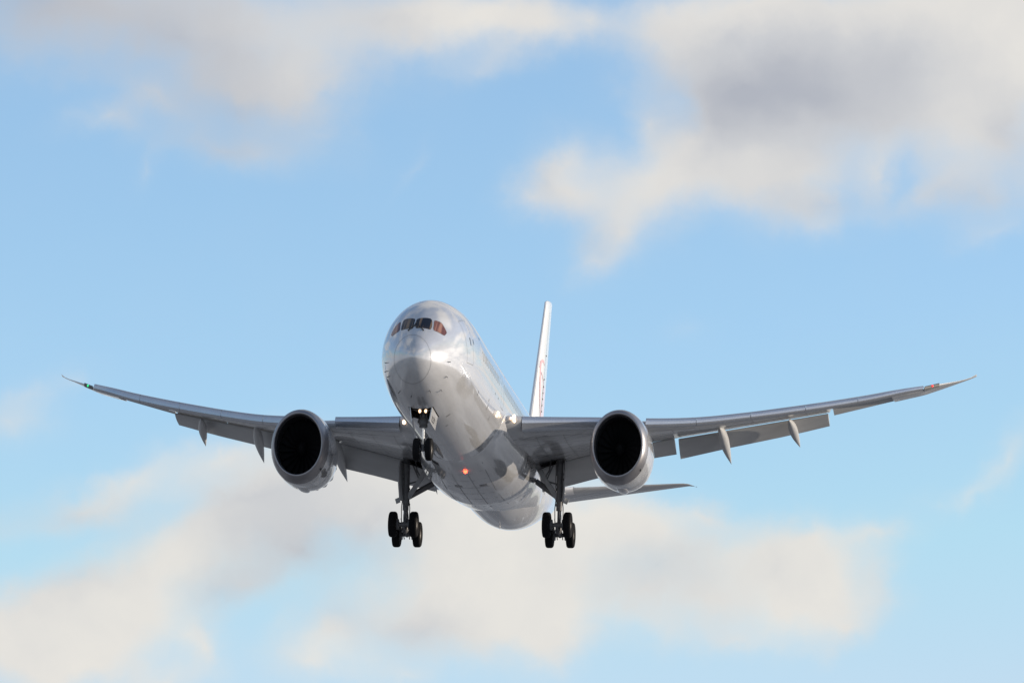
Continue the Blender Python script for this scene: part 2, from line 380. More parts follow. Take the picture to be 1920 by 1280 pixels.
#FUS_END
def FSO(s, th, off):
    p = FS(s, th)
    if off == 0: return p
    e = 1e-3
    n = (FS(s, th + e) - p).cross(FS(s + e, th) - p)
    n = n.normalized() if n.length > 0 else Vector((0, -1, 0))
    c = Vector((0, s, (f_top(_sq(s)) + f_bot(_sq(s))) / 2))
    if n.dot(p - c) < 0: n = -n
    return p + n * off

def empty(name, parent=None, loc=(0, 0, 0)):
    o = bpy.data.objects.new(name, None); col.objects.link(o); o.location = loc; o.empty_display_size = 1
    if parent: o.parent = parent
    return o

# ------------------------------------------------------------------ ground
def build_ground():
    m = bpy.data.materials.new('ground_patchwork'); m.use_nodes = True
    t = NT(m.node_tree)
    b = t.n('ShaderNodeBsdfPrincipled'); o = t.n('ShaderNodeOutputMaterial'); t.t.links.new(b.outputs[0], o.inputs[0])
    tc = t.n('ShaderNodeTexCoord'); v = tc.outputs['Object']
    vo = t.n('ShaderNodeTexVoronoi', feature='F1', distance='CHEBYCHEV'); t.put(vo.inputs['Vector'], t.vmath('MULTIPLY', v, (.016, .011, 1)))
    vo.inputs['Scale'].default_value = 1
    n = t.noise(v, .02, 6, .6); n2 = t.noise(t.vmath('MULTIPLY', v, (1, .3, 1)), .035, 4, .6)
    patch = t.ramp(t.math('ADD', t.math('MULTIPLY', vo.outputs['Color'], .6), t.math('MULTIPLY', n.outputs['Fac'], .4)),
                   [(0, (.13, .13, .135)), (.35, (.18, .18, .185)), (.5, (.235, .235, .24)), (.65, (.30, .30, .30)), (1, (.38, .38, .38))])
    streak = t.maprange(n2.outputs['Fac'], .60, .66)
    t.put(b.inputs['Base Color'], t.mix(streak, patch, (.55, .545, .535)))
    b.inputs['Roughness'].default_value = .9
    me = bpy.data.meshes.new('ground')
    L = 25000
    me.from_pydata([(-L, -L, 0), (L, -L, 0), (L, L, 0), (-L, L, 0)], [], [(0, 1, 2, 3)])
    me.materials.append(m)
    g = bpy.data.objects.new('ground', me); col.objects.link(g); g['kind'] = 'structure'
    g['label'] = 'brown and grey ground far below the airliner'
build_ground()

# ------------------------------------------------------------------ the airliner
root = empty('airliner', None, PLANE_POS)
root.rotation_euler = (NOSE_UP, 0, 0)
root['label'] = 'white twin engine airliner with landing gear and flaps down in cloudy blue sky'
root['category'] = 'airliner'

# ---- fuselage
BAY = (3.72, 5.45, .29)
def strip(mb, pts, w, off, mi):
    """thin line on the skin through (s, theta) points"""
    P = [FSO(s, th, off) for s, th in pts]
    rows = []
    for i, p in enumerate(P):
        d = (P[min(i + 1, len(P) - 1)] - P[max(i - 1, 0)]).normalized()
        s, th = pts[i]
        nrm = (FSO(s, th, off + .1) - p).normalized()
        e = d.cross(nrm).normalized() * w / 2
        rows.append([p - e, p + e])
    mb.grid(rows, False, mi)
def patch(mb, corners, off, mi, n=6):
    """four (s, theta) corners, bilinear patch lying on the skin"""
    a, b, c, d = corners
    rows = []
    for i in range(n + 1):
        t = i / n; row = []
        for j in range(n + 1):
            q = j / n
            s = (a[0] * (1 - q) + b[0] * q) * (1 - t) + (d[0] * (1 - q) + c[0] * q) * t
            th = (a[1] * (1 - q) + b[1] * q) * (1 - t) + (d[1] * (1 - q) + c[1] * q) * t
            row.append(FSO(s, th, off))
        rows.append(row)
    mb.grid(rows, False, mi)

def build_fuselage():
    mb = MB()
    ss = [(i / 40) ** 2 * 9 for i in range(41)]
    ss = [s for s in ss if abs(s - BAY[0]) > .12 and abs(s - BAY[1]) > .12] + [BAY[0], BAY[1]]
    ss += [10 + i for i in range(0, 47)] + [56.7]
    ss = sorted(set(round(s, 3) for s in ss)); ss[0] = .0008
    n = 144
    d0 = BAY[2]
    rows = [[FS(s, 2 * math.pi * j / n) for j in range(n)] for s in ss]
    def skip(i, j):
        th = 2 * math.pi * (j + .5) / n
        return BAY[0] - .01 < ss[i] < BAY[1] - .01 and abs(th - math.pi) < d0
    mb.grid(rows, True, 0, True, True, skip)
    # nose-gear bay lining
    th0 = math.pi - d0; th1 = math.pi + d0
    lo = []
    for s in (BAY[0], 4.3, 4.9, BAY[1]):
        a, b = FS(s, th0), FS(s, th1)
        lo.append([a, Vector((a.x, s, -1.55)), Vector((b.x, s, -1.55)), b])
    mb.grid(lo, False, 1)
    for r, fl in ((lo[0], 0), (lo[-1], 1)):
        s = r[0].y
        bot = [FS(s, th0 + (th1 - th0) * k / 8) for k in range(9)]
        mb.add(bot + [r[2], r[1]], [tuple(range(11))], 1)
    # radome seam and the door outlines, panel seams
    strip(mb, [RADOME(a) for a in [2 * math.pi * i / 64 for i in range(65)]], .018, .004, 2)
    for (s0, s1, ta, tb) in ((4.25, 5.47, .86, 1.67), (15.4, 16.3, .80, 1.75)):
        loop = [(s0, ta), (s1, ta), (s1, tb), (s0, tb), (s0, ta)]
        for p, q in zip(loop[:-1], loop[1:]):
            strip(mb, [(p[0] + (q[0] - p[0]) * k / 10, p[1] + (q[1] - p[1]) * k / 10) for k in range(11)], .02, .003, 2)
    for s in (11.6, 16.1, 36.5, 43.0, 48.0):
        strip(mb, [(s, 2 * math.pi * k / 96) for k in range(97)], .012, .002, 3)
    # small vents, drains and cargo-door handles on the port lower side
    for (s, th, ds, dth) in VENTS:
        patch(mb, [(s, th), (s + ds, th), (s + ds, th + dth), (s, th + dth)], .004, 2, 2)
    for a, b in (((17.85, 2.46), (18.4, 2.29)), ((19.2, 2.24), (19.65, 2.08))):
        mb.grid([[FSO(a[0] + q, a[1], .03), FSO(b[0] + q, b[1], .03)] for q in (0, .17)], False, 1)
    return mb.build('fuselage', ['white', 'dark', 'seamshade', 'dirt'], root, 30)

def RADOME(a):
    return (lerp_table(RAD_TAB, a), a)
RAD_TAB = [(0, .65), (.477, .583), (1.123, .573), (1.749, .665), (2.297, .832), (2.773, 1.009), (3.203, 1.121), (3.62, 1.106), (4.07, .989), (4.57, .864), (5.10, .79), (5.627, .738), (6.166, .66), (6.3, .65)]
VENTS = [(7.98, 1.945, .10, .075), (11.58, 1.955, .10, .075), (13.05, 2.045, .10, .075), (11.38, 1.865, .08, .04), (12.95, 1.665, .10, .035), (14.15, 1.67, .10, .03), (5.9, 2.62, .10, .10), (7.4, 2.78, .09, .05)]
fus = build_fuselage()
def build_door_windows():
    for (s, th, a, b) in ((5.1, 1.275, .09, .075), (5.77, 1.265, .07, .05), (8.1, 1.10, .10, .03)):
        mb = MB()
        pts = [(s + a * math.copysign(abs(math.cos(q)) ** .6, math.cos(q)), th + b * math.copysign(abs(math.sin(q)) ** .6, math.sin(q))) for q in [2 * math.pi * k / 20 for k in range(20)]]
        mb.add([FSO(q, t, .005) for q, t in pts], [tuple(range(20))], 0)
        mb.build('door_window', ['glassdark'], fus, 60)

def poly_patch(pts, off, name, mat, parent, frame=None, bulge=0.0):
    """polygon of (s, theta) corners draped on the skin; frame = width of a raised pale surround in the same mesh"""
    n = len(pts)
    cs = sum(p[0] for p in pts) / n; ct = sum(p[1] for p in pts) / n
    # densify + soften corners
    ring = []
    for i in range(n):
        a = pts[i]; b = pts[(i + 1) % n]
        for k in range(6):
            t = k / 6; ring.append((a[0] + (b[0] - a[0]) * t, a[1] + (b[1] - a[1]) * t))
    for _ in range(2):
        ring = [tuple(ring[i - 1][q] * .25 + ring[i][q] * .5 + ring[(i + 1) % len(ring)][q] * .25 for q in (0, 1)) for i in range(len(ring))]
    mb = MB(); rows = []
    for f in (1.0, .8, .6, .4, .2, .02):
        rows.append([FSO(cs + (s - cs) * f, ct + (th - ct) * f, off) for s, th in ring])
    mb.grid(rows, True, 0, False, True)
    if frame:
        r0 = [FSO(s, th, off + .002) for s, th in ring]
        out = []
        for s, th in ring:
            ds, dt = s - cs, (th - ct) * 2.2
            L = math.hypot(ds, dt)
            out.append(FSO(s + ds / L * frame, th + dt / L * frame / 2.2, off + .002))
        mb.grid([r0, out], True, 1)
    return mb.build(name, [mat, 'seamshade'], parent, 60)

#WINDOWS_BEGIN
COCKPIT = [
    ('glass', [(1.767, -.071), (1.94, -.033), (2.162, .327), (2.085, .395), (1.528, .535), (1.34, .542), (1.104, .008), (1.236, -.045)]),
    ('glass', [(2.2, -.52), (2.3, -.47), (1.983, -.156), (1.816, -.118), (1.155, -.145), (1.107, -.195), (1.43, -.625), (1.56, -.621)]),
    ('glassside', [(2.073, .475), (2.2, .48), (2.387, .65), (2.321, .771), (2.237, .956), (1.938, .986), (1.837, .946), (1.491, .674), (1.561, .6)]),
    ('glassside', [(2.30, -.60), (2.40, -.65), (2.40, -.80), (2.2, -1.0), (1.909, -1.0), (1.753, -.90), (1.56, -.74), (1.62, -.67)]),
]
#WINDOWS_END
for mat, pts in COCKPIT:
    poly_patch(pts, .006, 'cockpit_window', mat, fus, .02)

def build_cabin_windows():
    first = None
    for i in range(56):
        s = 8.35 + i * .61
        if 15.0 < s < 16.6 or 27.4 < s < 28.6 or s > 44: continue
        mb = MB()
        th = 1.38
        pts = []
        for k in range(20):
            a = 2 * math.pi * k / 20
            pts.append((s + .135 * math.copysign(abs(math.cos(a)) ** .6, math.cos(a)), th + .083 * math.copysign(abs(math.sin(a)) ** .6, math.sin(a))))
        mb.add([FSO(q, t, .004) for q, t in pts], [tuple(range(20))], 0)
        mb.build('cabin_window', ['window'], fus, 60)
build_cabin_windows()
build_door_windows()
def build_wipers():
    for sg in (-1, 1):
        mb = MB()
        a = FSO(1.28, .10 * sg, .03); b = FSO(1.05, .34 * sg, .03)
        mb.tube(a, b, .022, n=8); mb.tube(a, FSO(1.55, .05 * sg, .03), .03, n=8); mb.sphere(b, .04, .04, .03, 8, 6)
        mb.build('wiper', ['black'], fus)
build_wipers()
def build_probes():
    for s, th in PROBES:
        mb = MB()
        a = FSO(s, th, 0); b = FSO(s, th, .10); 
        mb.bar(a, b, .06, .02, side=(0, 1, 0)); mb.tube(b + Vector((0, .04, 0)), b + Vector((0, -.09, 0)), .014, n=8)
        mb.build('probe', ['black'], fus)
PROBES = [(2.2, 2.1), (2.2, -2.1), (2.6, 2.45), (2.0, 1.72), (1.9, -1.75), (2.3, -1.95), (2.0, 2.7), (2.2, 3.3), (2.3, -2.6)]
build_probes()
def build_antenna():
    for s, th, h in ((35.0, 3.15, .12),):
        mb = MB(); a = FSO(s, th, -.03); b = FSO(s + .12, th, h)
        mb.bar(a, b, .26, .035, side=(0, 1, 0)); mb.build('blade_antenna', ['finwhite'], fus)
build_antenna()

# ---- belly fairing
def build_fairing():
    mb = MB()
    tab = [  # s, half width, bottom, top, exponent
        (15.2, 1.0, -2.85, -1.6, 2.0), (15.8, 1.9, -2.95, -1.2, 2.0), (16.4, 2.5, -3.02, -.9, 2.0), (17.2, 2.84, -3.08, -.7, 2.05), (18.5, 3.02, -3.16, -.6, 2.15), (20.5, 3.2, -3.22, -.6, 2.3), (22.0, 3.34, -3.24, -.65, 2.4),
        (23.5, 3.44, -3.25, -.8, 2.5), (26.5, 3.44, -3.22, -.8, 2.35), (28.5, 3.36, -3.10, -.8, 2.2), (30.5, 3.2, -2.96, -.9, 2.1), (32.5, 3.0, -2.75, -1.0, 2.0), (34.5, 2.75, -2.5, -1.2, 2.0), (37, 2.3, -2.2, -1.4, 2)]
    fw = pchip([(a, b) for a, b, *_ in tab]); fb = pchip([(t[0], t[2]) for t in tab]); ft = pchip([(t[0], t[3]) for t in tab]); fe = pchip([(t[0], t[4]) for t in tab])
    rows = []
    n = 72
    for i in range(89):
        s = 15.2 + (37 - 15.2) * i / 88
        w, b, tp, e = fw(s), fb(s), ft(s), fe(s)
        row = []
        for j in range(n):
            a = 2 * math.pi * j / n
            sx, cz = math.sin(a), math.cos(a)
            x = w * math.copysign(abs(sx) ** (2 / e), sx)
            zc = tp
            z = zc + ((zc - b) * math.copysign(abs(cz) ** (2 / e), cz) if cz < 0 else 1.1 * cz)
            row.append(Vector((x, s, z)))
        rows.append(row)
    mb.grid(rows, True, 0, True, True)
    def zb(x, s):
        w, b, tp, e = fw(s), fb(s), ft(s), fe(s)
        k = min(abs(x) / w, .999)
        return tp - (tp - b) * (1 - k ** e) ** (1 / e)
    def quad(x0, x1, s0, s1, mi, off=.006):
        k = 6
        mb.grid([[Vector((x0 + (x1 - x0) * a / k, s0 + (s1 - s0) * c / k, zb(x0 + (x1 - x0) * a / k, s0 + (s1 - s0) * c / k) - off)) for a in range(k + 1)] for c in range(k + 1)], False, mi)
    # panel seams and inlets on the flat underside
    for x in (-1.55, -.55, .45, 1.5): quad(x, x + .025, 17.4, 28.5, 1)
    for s in (18.6, 20.2, 22.0, 23.6, 25.2, 26.8): quad(-1.9, 1.9, s, s + .03, 1)
    for x, s, w, l in ((-1.55, 17.0, .42, .5),): quad(x, x + w, s, s + l, 2, .008)
    for x, s in ((-.8, 21.4), (.75, 21.4)): quad(x, x + .45, s, s + .45, 3, .008)
    fair = mb.build('belly_fairing', ['white', 'seamshade', 'dark', 'dirt'], root, 40)
    b = MB(); b.sphere((.42, 17.95, zb(.42, 17.95)), .12, .16, .11)
    b.build('anticollision_beacon', ['beacon'], fair)
build_fairing()

# ---- wings
zTop = [(2.4, -.62), (2.9, -.58), (3.3, -.55), (8.13, -.03), (11.64, .37), (13.62, .66), (16.4, 1.22), (18.5, 1.70), (20.4, 2.15), (22.3, 2.62), (24.1, 3.09), (27.05, 3.97), (28.0, 4.33), (28.9, 4.66), (29.74, 5.08), (30.1, 5.38)]
zLow = [(3.73, -1.19), (7.69, -.55), (8.5, -.44), (11.63, -.03), (13.6, .28), (16.5, .89), (20.1, 1.72), (22.8, 2.40), (24.1, 2.76), (27.1, 3.78)]
fTop = pchip([(a, b + .06) for a, b in zTop]); fLow = pchip(zLow)
def sLE(x):
    s = 17.3 + .675 * (x - 2.9)
    if x > 24.5: s += .1062 * (x - 24.5) ** 2
    return s
def sTE(x): return 30.0 if x < 9.5 else 30.0 + .345 * (x - 9.5)
def zGap(x): return -.9 + .197 * (x - 5)
def zFlapTE(x): return lerp_table([(3.4, -2.05), (5.0, -1.75), (6.9, -1.35), (9.9, -.82), (11.9, -.28), (15.0, .48), (18.8, 1.35), (21.15, 1.95)], x)
def sAil(x): return 34.1 + .42 * (x - 21.1)
def zAil(x): return 2.38 + .27 * (x - 21.1)
tipS = [(25.06, 35.78), (26.9, 36.5), (28.0, 37.1), (29.1, 37.95), (29.7, 38.6), (30.06, 39.2)]
tipZ = [(25.06, 3.40), (26.9, 3.87), (28.0, 4.28), (29.1, 4.76), (29.7, 5.06), (30.06, 5.30)]
def rear(x):
    if x <= 21.2: return (sTE(x) - (1.5 if x < 9.5 else 1.35 + .15 * max(0, 1 - (x - 9.5) / 1.5)), zGap(x) + .035)
    if x <= 25.05: return (sAil(x) - 1.05, zAil(x) + .13)
    return (lerp_table(tipS, x), lerp_table(tipZ, x))
def nose(x):
    if 3.75 <= x <= 27.0: return (sLE(x) + .42, fTop(x) - .30 + .1 * min(1, max(0, (x - 12) / 15)))
    return (sLE(x), fTop(x) - (.25 if x < 3.75 else max(.03, .2 - .17 * (x - 27) / 3)))
def shp(t): return (1.4845 * math.sqrt(t) - .63 * t - 1.758 * t * t + 1.4215 * t ** 3 - .5075 * t ** 4) / .5
def section(x, sg, n=18):
    s0, z0 = nose(x); s1, z1 = rear(x); c = s1 - s0
    tu = .052 * c if x < 20 else .045 * c
    tl = (.058 - .02 * min(1, x / 22)) * c
    pts = []
    te = .05 if x < 26 else .03
    for i in range(n, -1, -1):
        t = (1 - math.cos(math.pi * i / n)) / 2
        pts.append(Vector((sg * x, s0 + c * t, z0 + (z1 + te - z0) * t + tu * shp(t) * .95)))
    for i in range(1, n + 1):
        t = (1 - math.cos(math.pi * i / n)) / 2
        # aft-loaded lower side: belly forward, lifting towards the cove
        pts.append(Vector((sg * x, s0 + c * t, z0 + (z1 - z0) * t - tl * shp(t) * (1 - .45 * t))))
    return pts
def foil(x0, le, te, thick, sg, n=10, camber=0.0):
    (s0, z0), (s1, z1) = le, te
    d = Vector((0, s1 - s0, z1 - z0)); nrm = Vector((0, -(z1 - z0), s1 - s0)).normalized(); L = d.length
    P = []
    for i in range(n, -1, -1):
        t = (1 - math.cos(math.pi * i / n)) / 2
        P.append(Vector((sg * x0, s0, z0)) + d * t + nrm * (thick * L * shp(t) * .62 + camber * L * 4 * t * (1 - t)))
    for i in range(1, n):
        t = (1 - math.cos(math.pi * i / n)) / 2
        P.append(Vector((sg * x0, s0, z0)) + d * t + nrm * (-thick * L * shp(t) * .38 + camber * L * 4 * t * (1 - t)))
    return P

def wing_seams_and_shade(mb, sg):
    def low(x, t):
        s0, z0 = nose(x); s1, z1 = rear(x); c = s1 - s0
        tl = (.058 - .02 * min(1, x / 22)) * c
        return Vector((sg * x, s0 + c * t, z0 + (z1 - z0) * t - tl * shp(t) * (1 - .45 * t) - .008))
    def run(pts, w, mi, axis):
        e = Vector((0, w / 2, 0)) if axis == 's' else Vector((w / 2, 0, 0))
        mb.grid([[p - e, p + e] for p in pts], False, mi)
    # painted shade: dark strip for the flap cove along the rear edge
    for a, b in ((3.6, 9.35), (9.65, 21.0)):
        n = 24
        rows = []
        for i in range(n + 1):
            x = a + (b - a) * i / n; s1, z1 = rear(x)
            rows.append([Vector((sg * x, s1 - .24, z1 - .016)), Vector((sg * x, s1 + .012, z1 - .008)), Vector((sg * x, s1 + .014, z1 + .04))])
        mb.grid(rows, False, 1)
    for t in (.12, .30, .66, .84):
        run([low(4 + 22 * i / 40, t) for i in range(41)], .03, 2, 's')
    for k in range(14):
        x = 4.4 + 1.55 * k
        run([low(x, .1 + .88 * i / 12) for i in range(13)], .022, 2, 'x')
    for k in range(10):
        x = 5 + 1.75 * k; t = .48
        run([low(x + .28 * math.cos(q), t) + Vector((0, .2 * math.sin(q), .004 * 0)) for q in [2 * math.pi * i / 12 for i in range(13)]], .02, 2, 's')

def build_wing(sg):
    mb = MB()
    xs = [2.2, 2.9, 3.3, 3.74, 3.76, 5, 6.5, 8.2, 9.4, 9.6, 10.5, 11.5, 12.5, 13.6, 15, 16.4, 18.5, 20.0, 21.19, 21.21, 22.3, 23.7, 25.04, 25.07, 26.0, 26.6, 26.99, 27.01, 27.5, 28.0, 28.5, 29.0, 29.4, 29.75, 29.95, 30.06]
    mb.grid([[Vector((p.x * (1 + max(0, x - 29) * .0095 * (sg < 0)), p.y, p.z)) for p in section(x, sg)] for x in xs], True, 0, True, True)
    wing = (wing_seams_and_shade(mb, sg), mb.build('wing', ['grey', 'seamshade', 'dirt'], root, 38))[1]
    # slats
    for (a, b) in ((3.78, 8.35), (10.75, 13.63), (13.66, 16.78), (16.81, 19.98), (20.01, 23.08), (23.11, 26.95)):
        inb = a < 9
        rows = []
        for i in range(9):
            x = a + (b - a) * i / 8
            s0, zt, zl = sLE(x), fTop(x) + (.07 if sg < 0 else -.02) * min(1, max(0, (x - 8) / 4)), fLow(x); h = zt - zl
            kn = .56 if inb else .80
            o = [(.34, 0), (.20, .03), (.10, .14), (.03, kn * .55), (0, .42 if inb else .2), (.015, .50 if inb else .3), (.05, .62), (.10, .78), (.19, .90), (.34, .985), (.6, 1.06), (.95, 1.10)]
            if inb: o = [(.50, -.0), (.30, .06), (.14, .2), (.04, .40), (.0, .475), (.004, .49), (.03, .66), (.10, .84), (.20, .95), (.34, .995), (.6, 1.06), (.95, 1.10)]
            P = [Vector((sg * x, s0 + q, zl + h * w)) for q, w in o]
            P += [Vector((sg * x, s0 + q, zl + h * w)) for q, w in ((.6, .98), (.34, .85), (.22, .6), (.22, .4), (.34, .12))]
            rows.append(P)
        m2 = MB(); m2.grid(rows, True, 0, True, True)
        m2.build('slat', ['slat'], wing, 28)
    # flaps
    def flap(a, b, name, chf=1.0, drop=0.0, th=.13):
        rows = []
        for i in range(7):
            x = a + (b - a) * i / 6
            s1 = sTE(x); s0 = s1 - (1.5 if x < 9.5 else 1.35 + .15 * max(0, 1 - (x - 9.5) / 1.5)) + .02
            rows.append(foil(x, (s0 - (.28 if x < 9.5 else .10), zGap(x) - (.0 if x < 9.5 else .055)), (s1, zFlapTE(x) - .06), th, sg, 10, -.01))
        m2 = MB(); m2.grid(rows, True, 0, True, True)
        return m2.build(name, ['flapgrey'], wing, 40)
    flap(3.42, 9.35, 'flap')
    flap(12.0, 21.1, 'flap')
    # spoiler panels over the flap gap
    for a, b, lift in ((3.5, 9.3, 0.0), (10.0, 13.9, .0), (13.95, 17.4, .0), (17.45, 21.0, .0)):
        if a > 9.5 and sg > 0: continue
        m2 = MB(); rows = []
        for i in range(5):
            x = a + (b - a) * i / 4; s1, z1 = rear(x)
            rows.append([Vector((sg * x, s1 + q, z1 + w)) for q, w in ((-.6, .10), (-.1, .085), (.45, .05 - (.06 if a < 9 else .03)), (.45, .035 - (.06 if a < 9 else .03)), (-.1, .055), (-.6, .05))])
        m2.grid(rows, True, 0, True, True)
        m2.m = [1 if (i % 6) in (3, 4) else 0 for i in range(len(m2.f))]  # underside coloured dark to stand in for the cove's shade
        m2.build('spoiler', ['grey', 'seamshade'], wing, 40)
    rows = []
    for i in range(4):
        x = 9.65 + (11.75 - 9.65) * i / 3
        rows.append(foil(x, (sTE(x) - 1.45, zGap(x) - .02), (sTE(x) + .05, zGap(x) - .52), .12, sg, 10))
    m2 = MB(); m2.grid(rows, True, 0, True, True); m2.build('flaperon', ['flapgrey'], wing, 40)
    rows = []
    for i in range(5):
        x = 21.35 + (25.0 - 21.35) * i / 4
        rows.append(foil(x, (sAil(x) - 1.02, zAil(x) + .16), (sAil(x), zAil(x)), .10, sg, 10))
    m2 = MB(); m2.grid(rows, True, 0, True, True); m2.build('aileron', ['flapgrey'], wing, 40)
    # flap track fairings: canoe bodies that hinge down with the flap
    for (x0, sF, zF, x1, sT, zT, w, dp) in ((18.85, 30.2, 1.50, 19.25, 33.95, .80, .27, .34), (14.75, 27.6, .70, 15.05, 32.45, -.30, .30, .42), (9.2, 25.2, -.35, 9.35, 31.3, -1.42, .31, .46), (3.55, 29.0, -1.4, 3.42, 30.75, -2.12, .10, .25)):
        rows = []
        N = 16
        for i in range(N + 1):
            t = i / N
            r = max(.012, (math.sin(math.pi * min(t / .38, 1) / 2) ** .8 if t < .38 else (1 - ((t - .38) / .62) ** 1.45)))
            x = x0 + (x1 - x0) * t; s = sF + (sT - sF) * t
            zc = zF + (zT - zF) * (t ** 1.6) - dp * .35 * math.sin(math.pi * t)
            rows.append([Vector((sg * (x + w * r * math.sin(2 * math.pi * j / 16)), s, zc + dp * r * math.cos(2 * math.pi * j / 16) * (1.0 if math.cos(2 * math.pi * j / 16) > 0 else .75))) for j in range(16)])
        m2 = MB(); m2.grid(rows, True, 0, True, True)
        m2.build('flap_fairing', ['flapgrey'], wing, 60)
    # lights: twin landing lamps in the root, coloured lamp in the tip
    for (x, z, r) in ((3.38, -.57, .12), (3.40, -.86, .115)) if sg < 0 else ((3.36, -.60, .10), (3.38, -.80, .09), (3.18, -.70, .06)):
        m2 = MB(); s = sLE(x) - .12
        m2.sphere((sg * x, s, z), r, .06, r, 14, 8)
        m2.build('landing_light', ['lamp'], wing)
    m2 = MB(); m2.sphere((sg * 27.5, sLE(27.5) - .02, fTop(27.5) - .16), .075, .07, .06, 12, 8)
    m2.build('navigation_light', ['red' if sg > 0 else 'green'], wing)
    # dark glazed lamp cover at the leading edge of the tip
    m2 = MB()
    m2.grid([[Vector((sg * x, sLE(x) + q, nose(x)[1] + w)) for q, w in ((.10, .10), (.0, .06), (-.022, 0), (.0, -.06), (.10, -.10))] for x in (27.05, 27.5, 27.9)], False, 0)
    m2.build('lamp_cover', ['seamshade'], wing, 60)
    return wing
wings = {sg: build_wing(sg) for sg in (-1, 1)}

# ---- engines
def build_engine(sg):
    cx, s0, cz = 9.80, 16.9, -2.02
    o = (sg * cx, s0, cz)
    mb = MB()
    # cowl outside, with saw-tooth trailing edge
    prof = [(.75, 1.775), (1.1, 1.82), (1.6, 1.86), (2.3, 1.885), (3.1, 1.865), (3.8, 1.78), (4.5, 1.62), (5.05, 1.46)]
    n = 96
    rows = []
    def ring(d, r, saw=0.0):
        out = []
        for j in range(n):
            a = 2 * math.pi * j / n
            ph = (j % 6) / 6; tooth = 1 - abs(2 * ph - 1)
            low = 1.0 - .085 * max(0, -math.cos(a)) ** 1.5 * min(1, max(0, (d - .8) / 1.3))
            out.append(Vector((o[0] + r * math.sin(a) , o[1] + d + saw * tooth, o[2] + r * math.cos(a) * low)))
        return out
    rows = [ring(d, r) for d, r in prof] + [ring(5.06, 1.46, .38)] + [ring(5.0, 1.43, .38)] + [ring(4.3, 1.40)] + [ring(3.4, 1.42)]
    mb.grid(rows, True, 0)
    # drain mast / keel bump
    mb.sphere((o[0] + .04 * sg, s0 + 2.7, cz - 1.65), .36, 1.25, .13, 16, 8)
    cowl = mb.build('engine', ['cowl', 'seamshade'], root, 35)
    lip = MB()
    lp = [(.75, 1.776), (.6, 1.755), (.45, 1.725), (.30, 1.685), (.18, 1.64), (.09, 1.59), (.03, 1.54), (0, 1.495), (.015, 1.46), (.05, 1.44), (.12, 1.42), (.24, 1.405), (.4, 1.39)]
    lip.lathe(lp, o, 's', 96)
    lip.build('inlet_lip', ['lip'], cowl, 60)
    ln = MB(); ln.lathe([(.4, 1.39), (.9, 1.40), (1.4, 1.41), (1.6, 1.41)], o, 's', 72); ln.build('inlet_liner', ['liner'], cowl, 60)
    fan = MB()
    for k in range(20):
        a = 2 * math.pi * k / 20
        rws = []
        for i in range(7):
            r = .34 + (1.38 - .34) * i / 6
            tw = .55 + .75 * i / 6; ch = .34 + .16 * math.sin(math.pi * i / 6)
            sw = .06 * math.sin(2.6 * i / 6)
            row = []
            for q in (-1, 0, 1):
                aa = a + sw + q * ch / 2 * math.sin(tw) / r
                row.append(Vector((o[0] + r * math.sin(aa), s0 + 1.45 + q * ch / 2 * math.cos(tw), cz + r * math.cos(aa))))
            rws.append(row)
        fan.grid(rws, False, 0)
    fan.lathe([(1.75, .05), (1.75, 1.41)], o, 's', 48, 1)
    fan.build('fan', ['fan', 'dark'], cowl, 60, recalc=False)
    sp = MB(); sp.lathe([(.95, .004), (1.0, .08), (1.12, .2), (1.28, .30), (1.45, .36), (1.6, .38)], o, 's', 32); sp.build('spinner', ['fan'], cowl, 60)
    co = MB(); co.lathe([(3.2, 1.0), (4.4, .95), (5.4, .78), (6.1, .60), (6.12, .56), (5.5, .5)], o, 's', 48); co.lathe([(5.5, .40), (6.4, .28), (7.0, .02)], o, 's', 32)
    co.build('exhaust_cone', ['nozzle'], cowl, 60)
    # pylon
    sm = MB()
    for d, r in ((.765, 1.783), (2.45, 1.892)):
        rows_ = []
        for dd in (d - .012, d + .012):
            rows_.append([p for p in ring(dd, r)])
        sm.grid(rows_, True, 0)
    a = math.radians(128)
    sm.sphere((o[0] + 1.755 * math.sin(a), s0 + .60, cz + 1.755 * math.cos(a)), .07, .10, .07, 10, 6)
    sm.build('cowl_seam', ['seamshade'], cowl, 60)
    py = MB()
    rws = []
    for (s, zt, zb, w) in ((19.0, -.20, -.9, .04), (19.6, -.08, -.9, .16), (20.6, .06, -.9, .24), (22.0, .16, -.9, .27), (23.4, .10, -1.0, .27), (25.0, -.2, -1.3, .22), (26.5, -.5, -1.2, .10)):
        rws.append([Vector((sg * (cx - .05) + a * w, s, z)) for a, z in ((-1, zb), (-1, zt - .08), (-.5, zt), (.5, zt), (1, zt - .08), (1, zb))])
    py.grid(rws, True, 0, True, True)
    py.build('pylon', ['cowl'], cowl, 50)
    return cowl
engines = {sg: build_engine(sg) for sg in (-1, 1)}

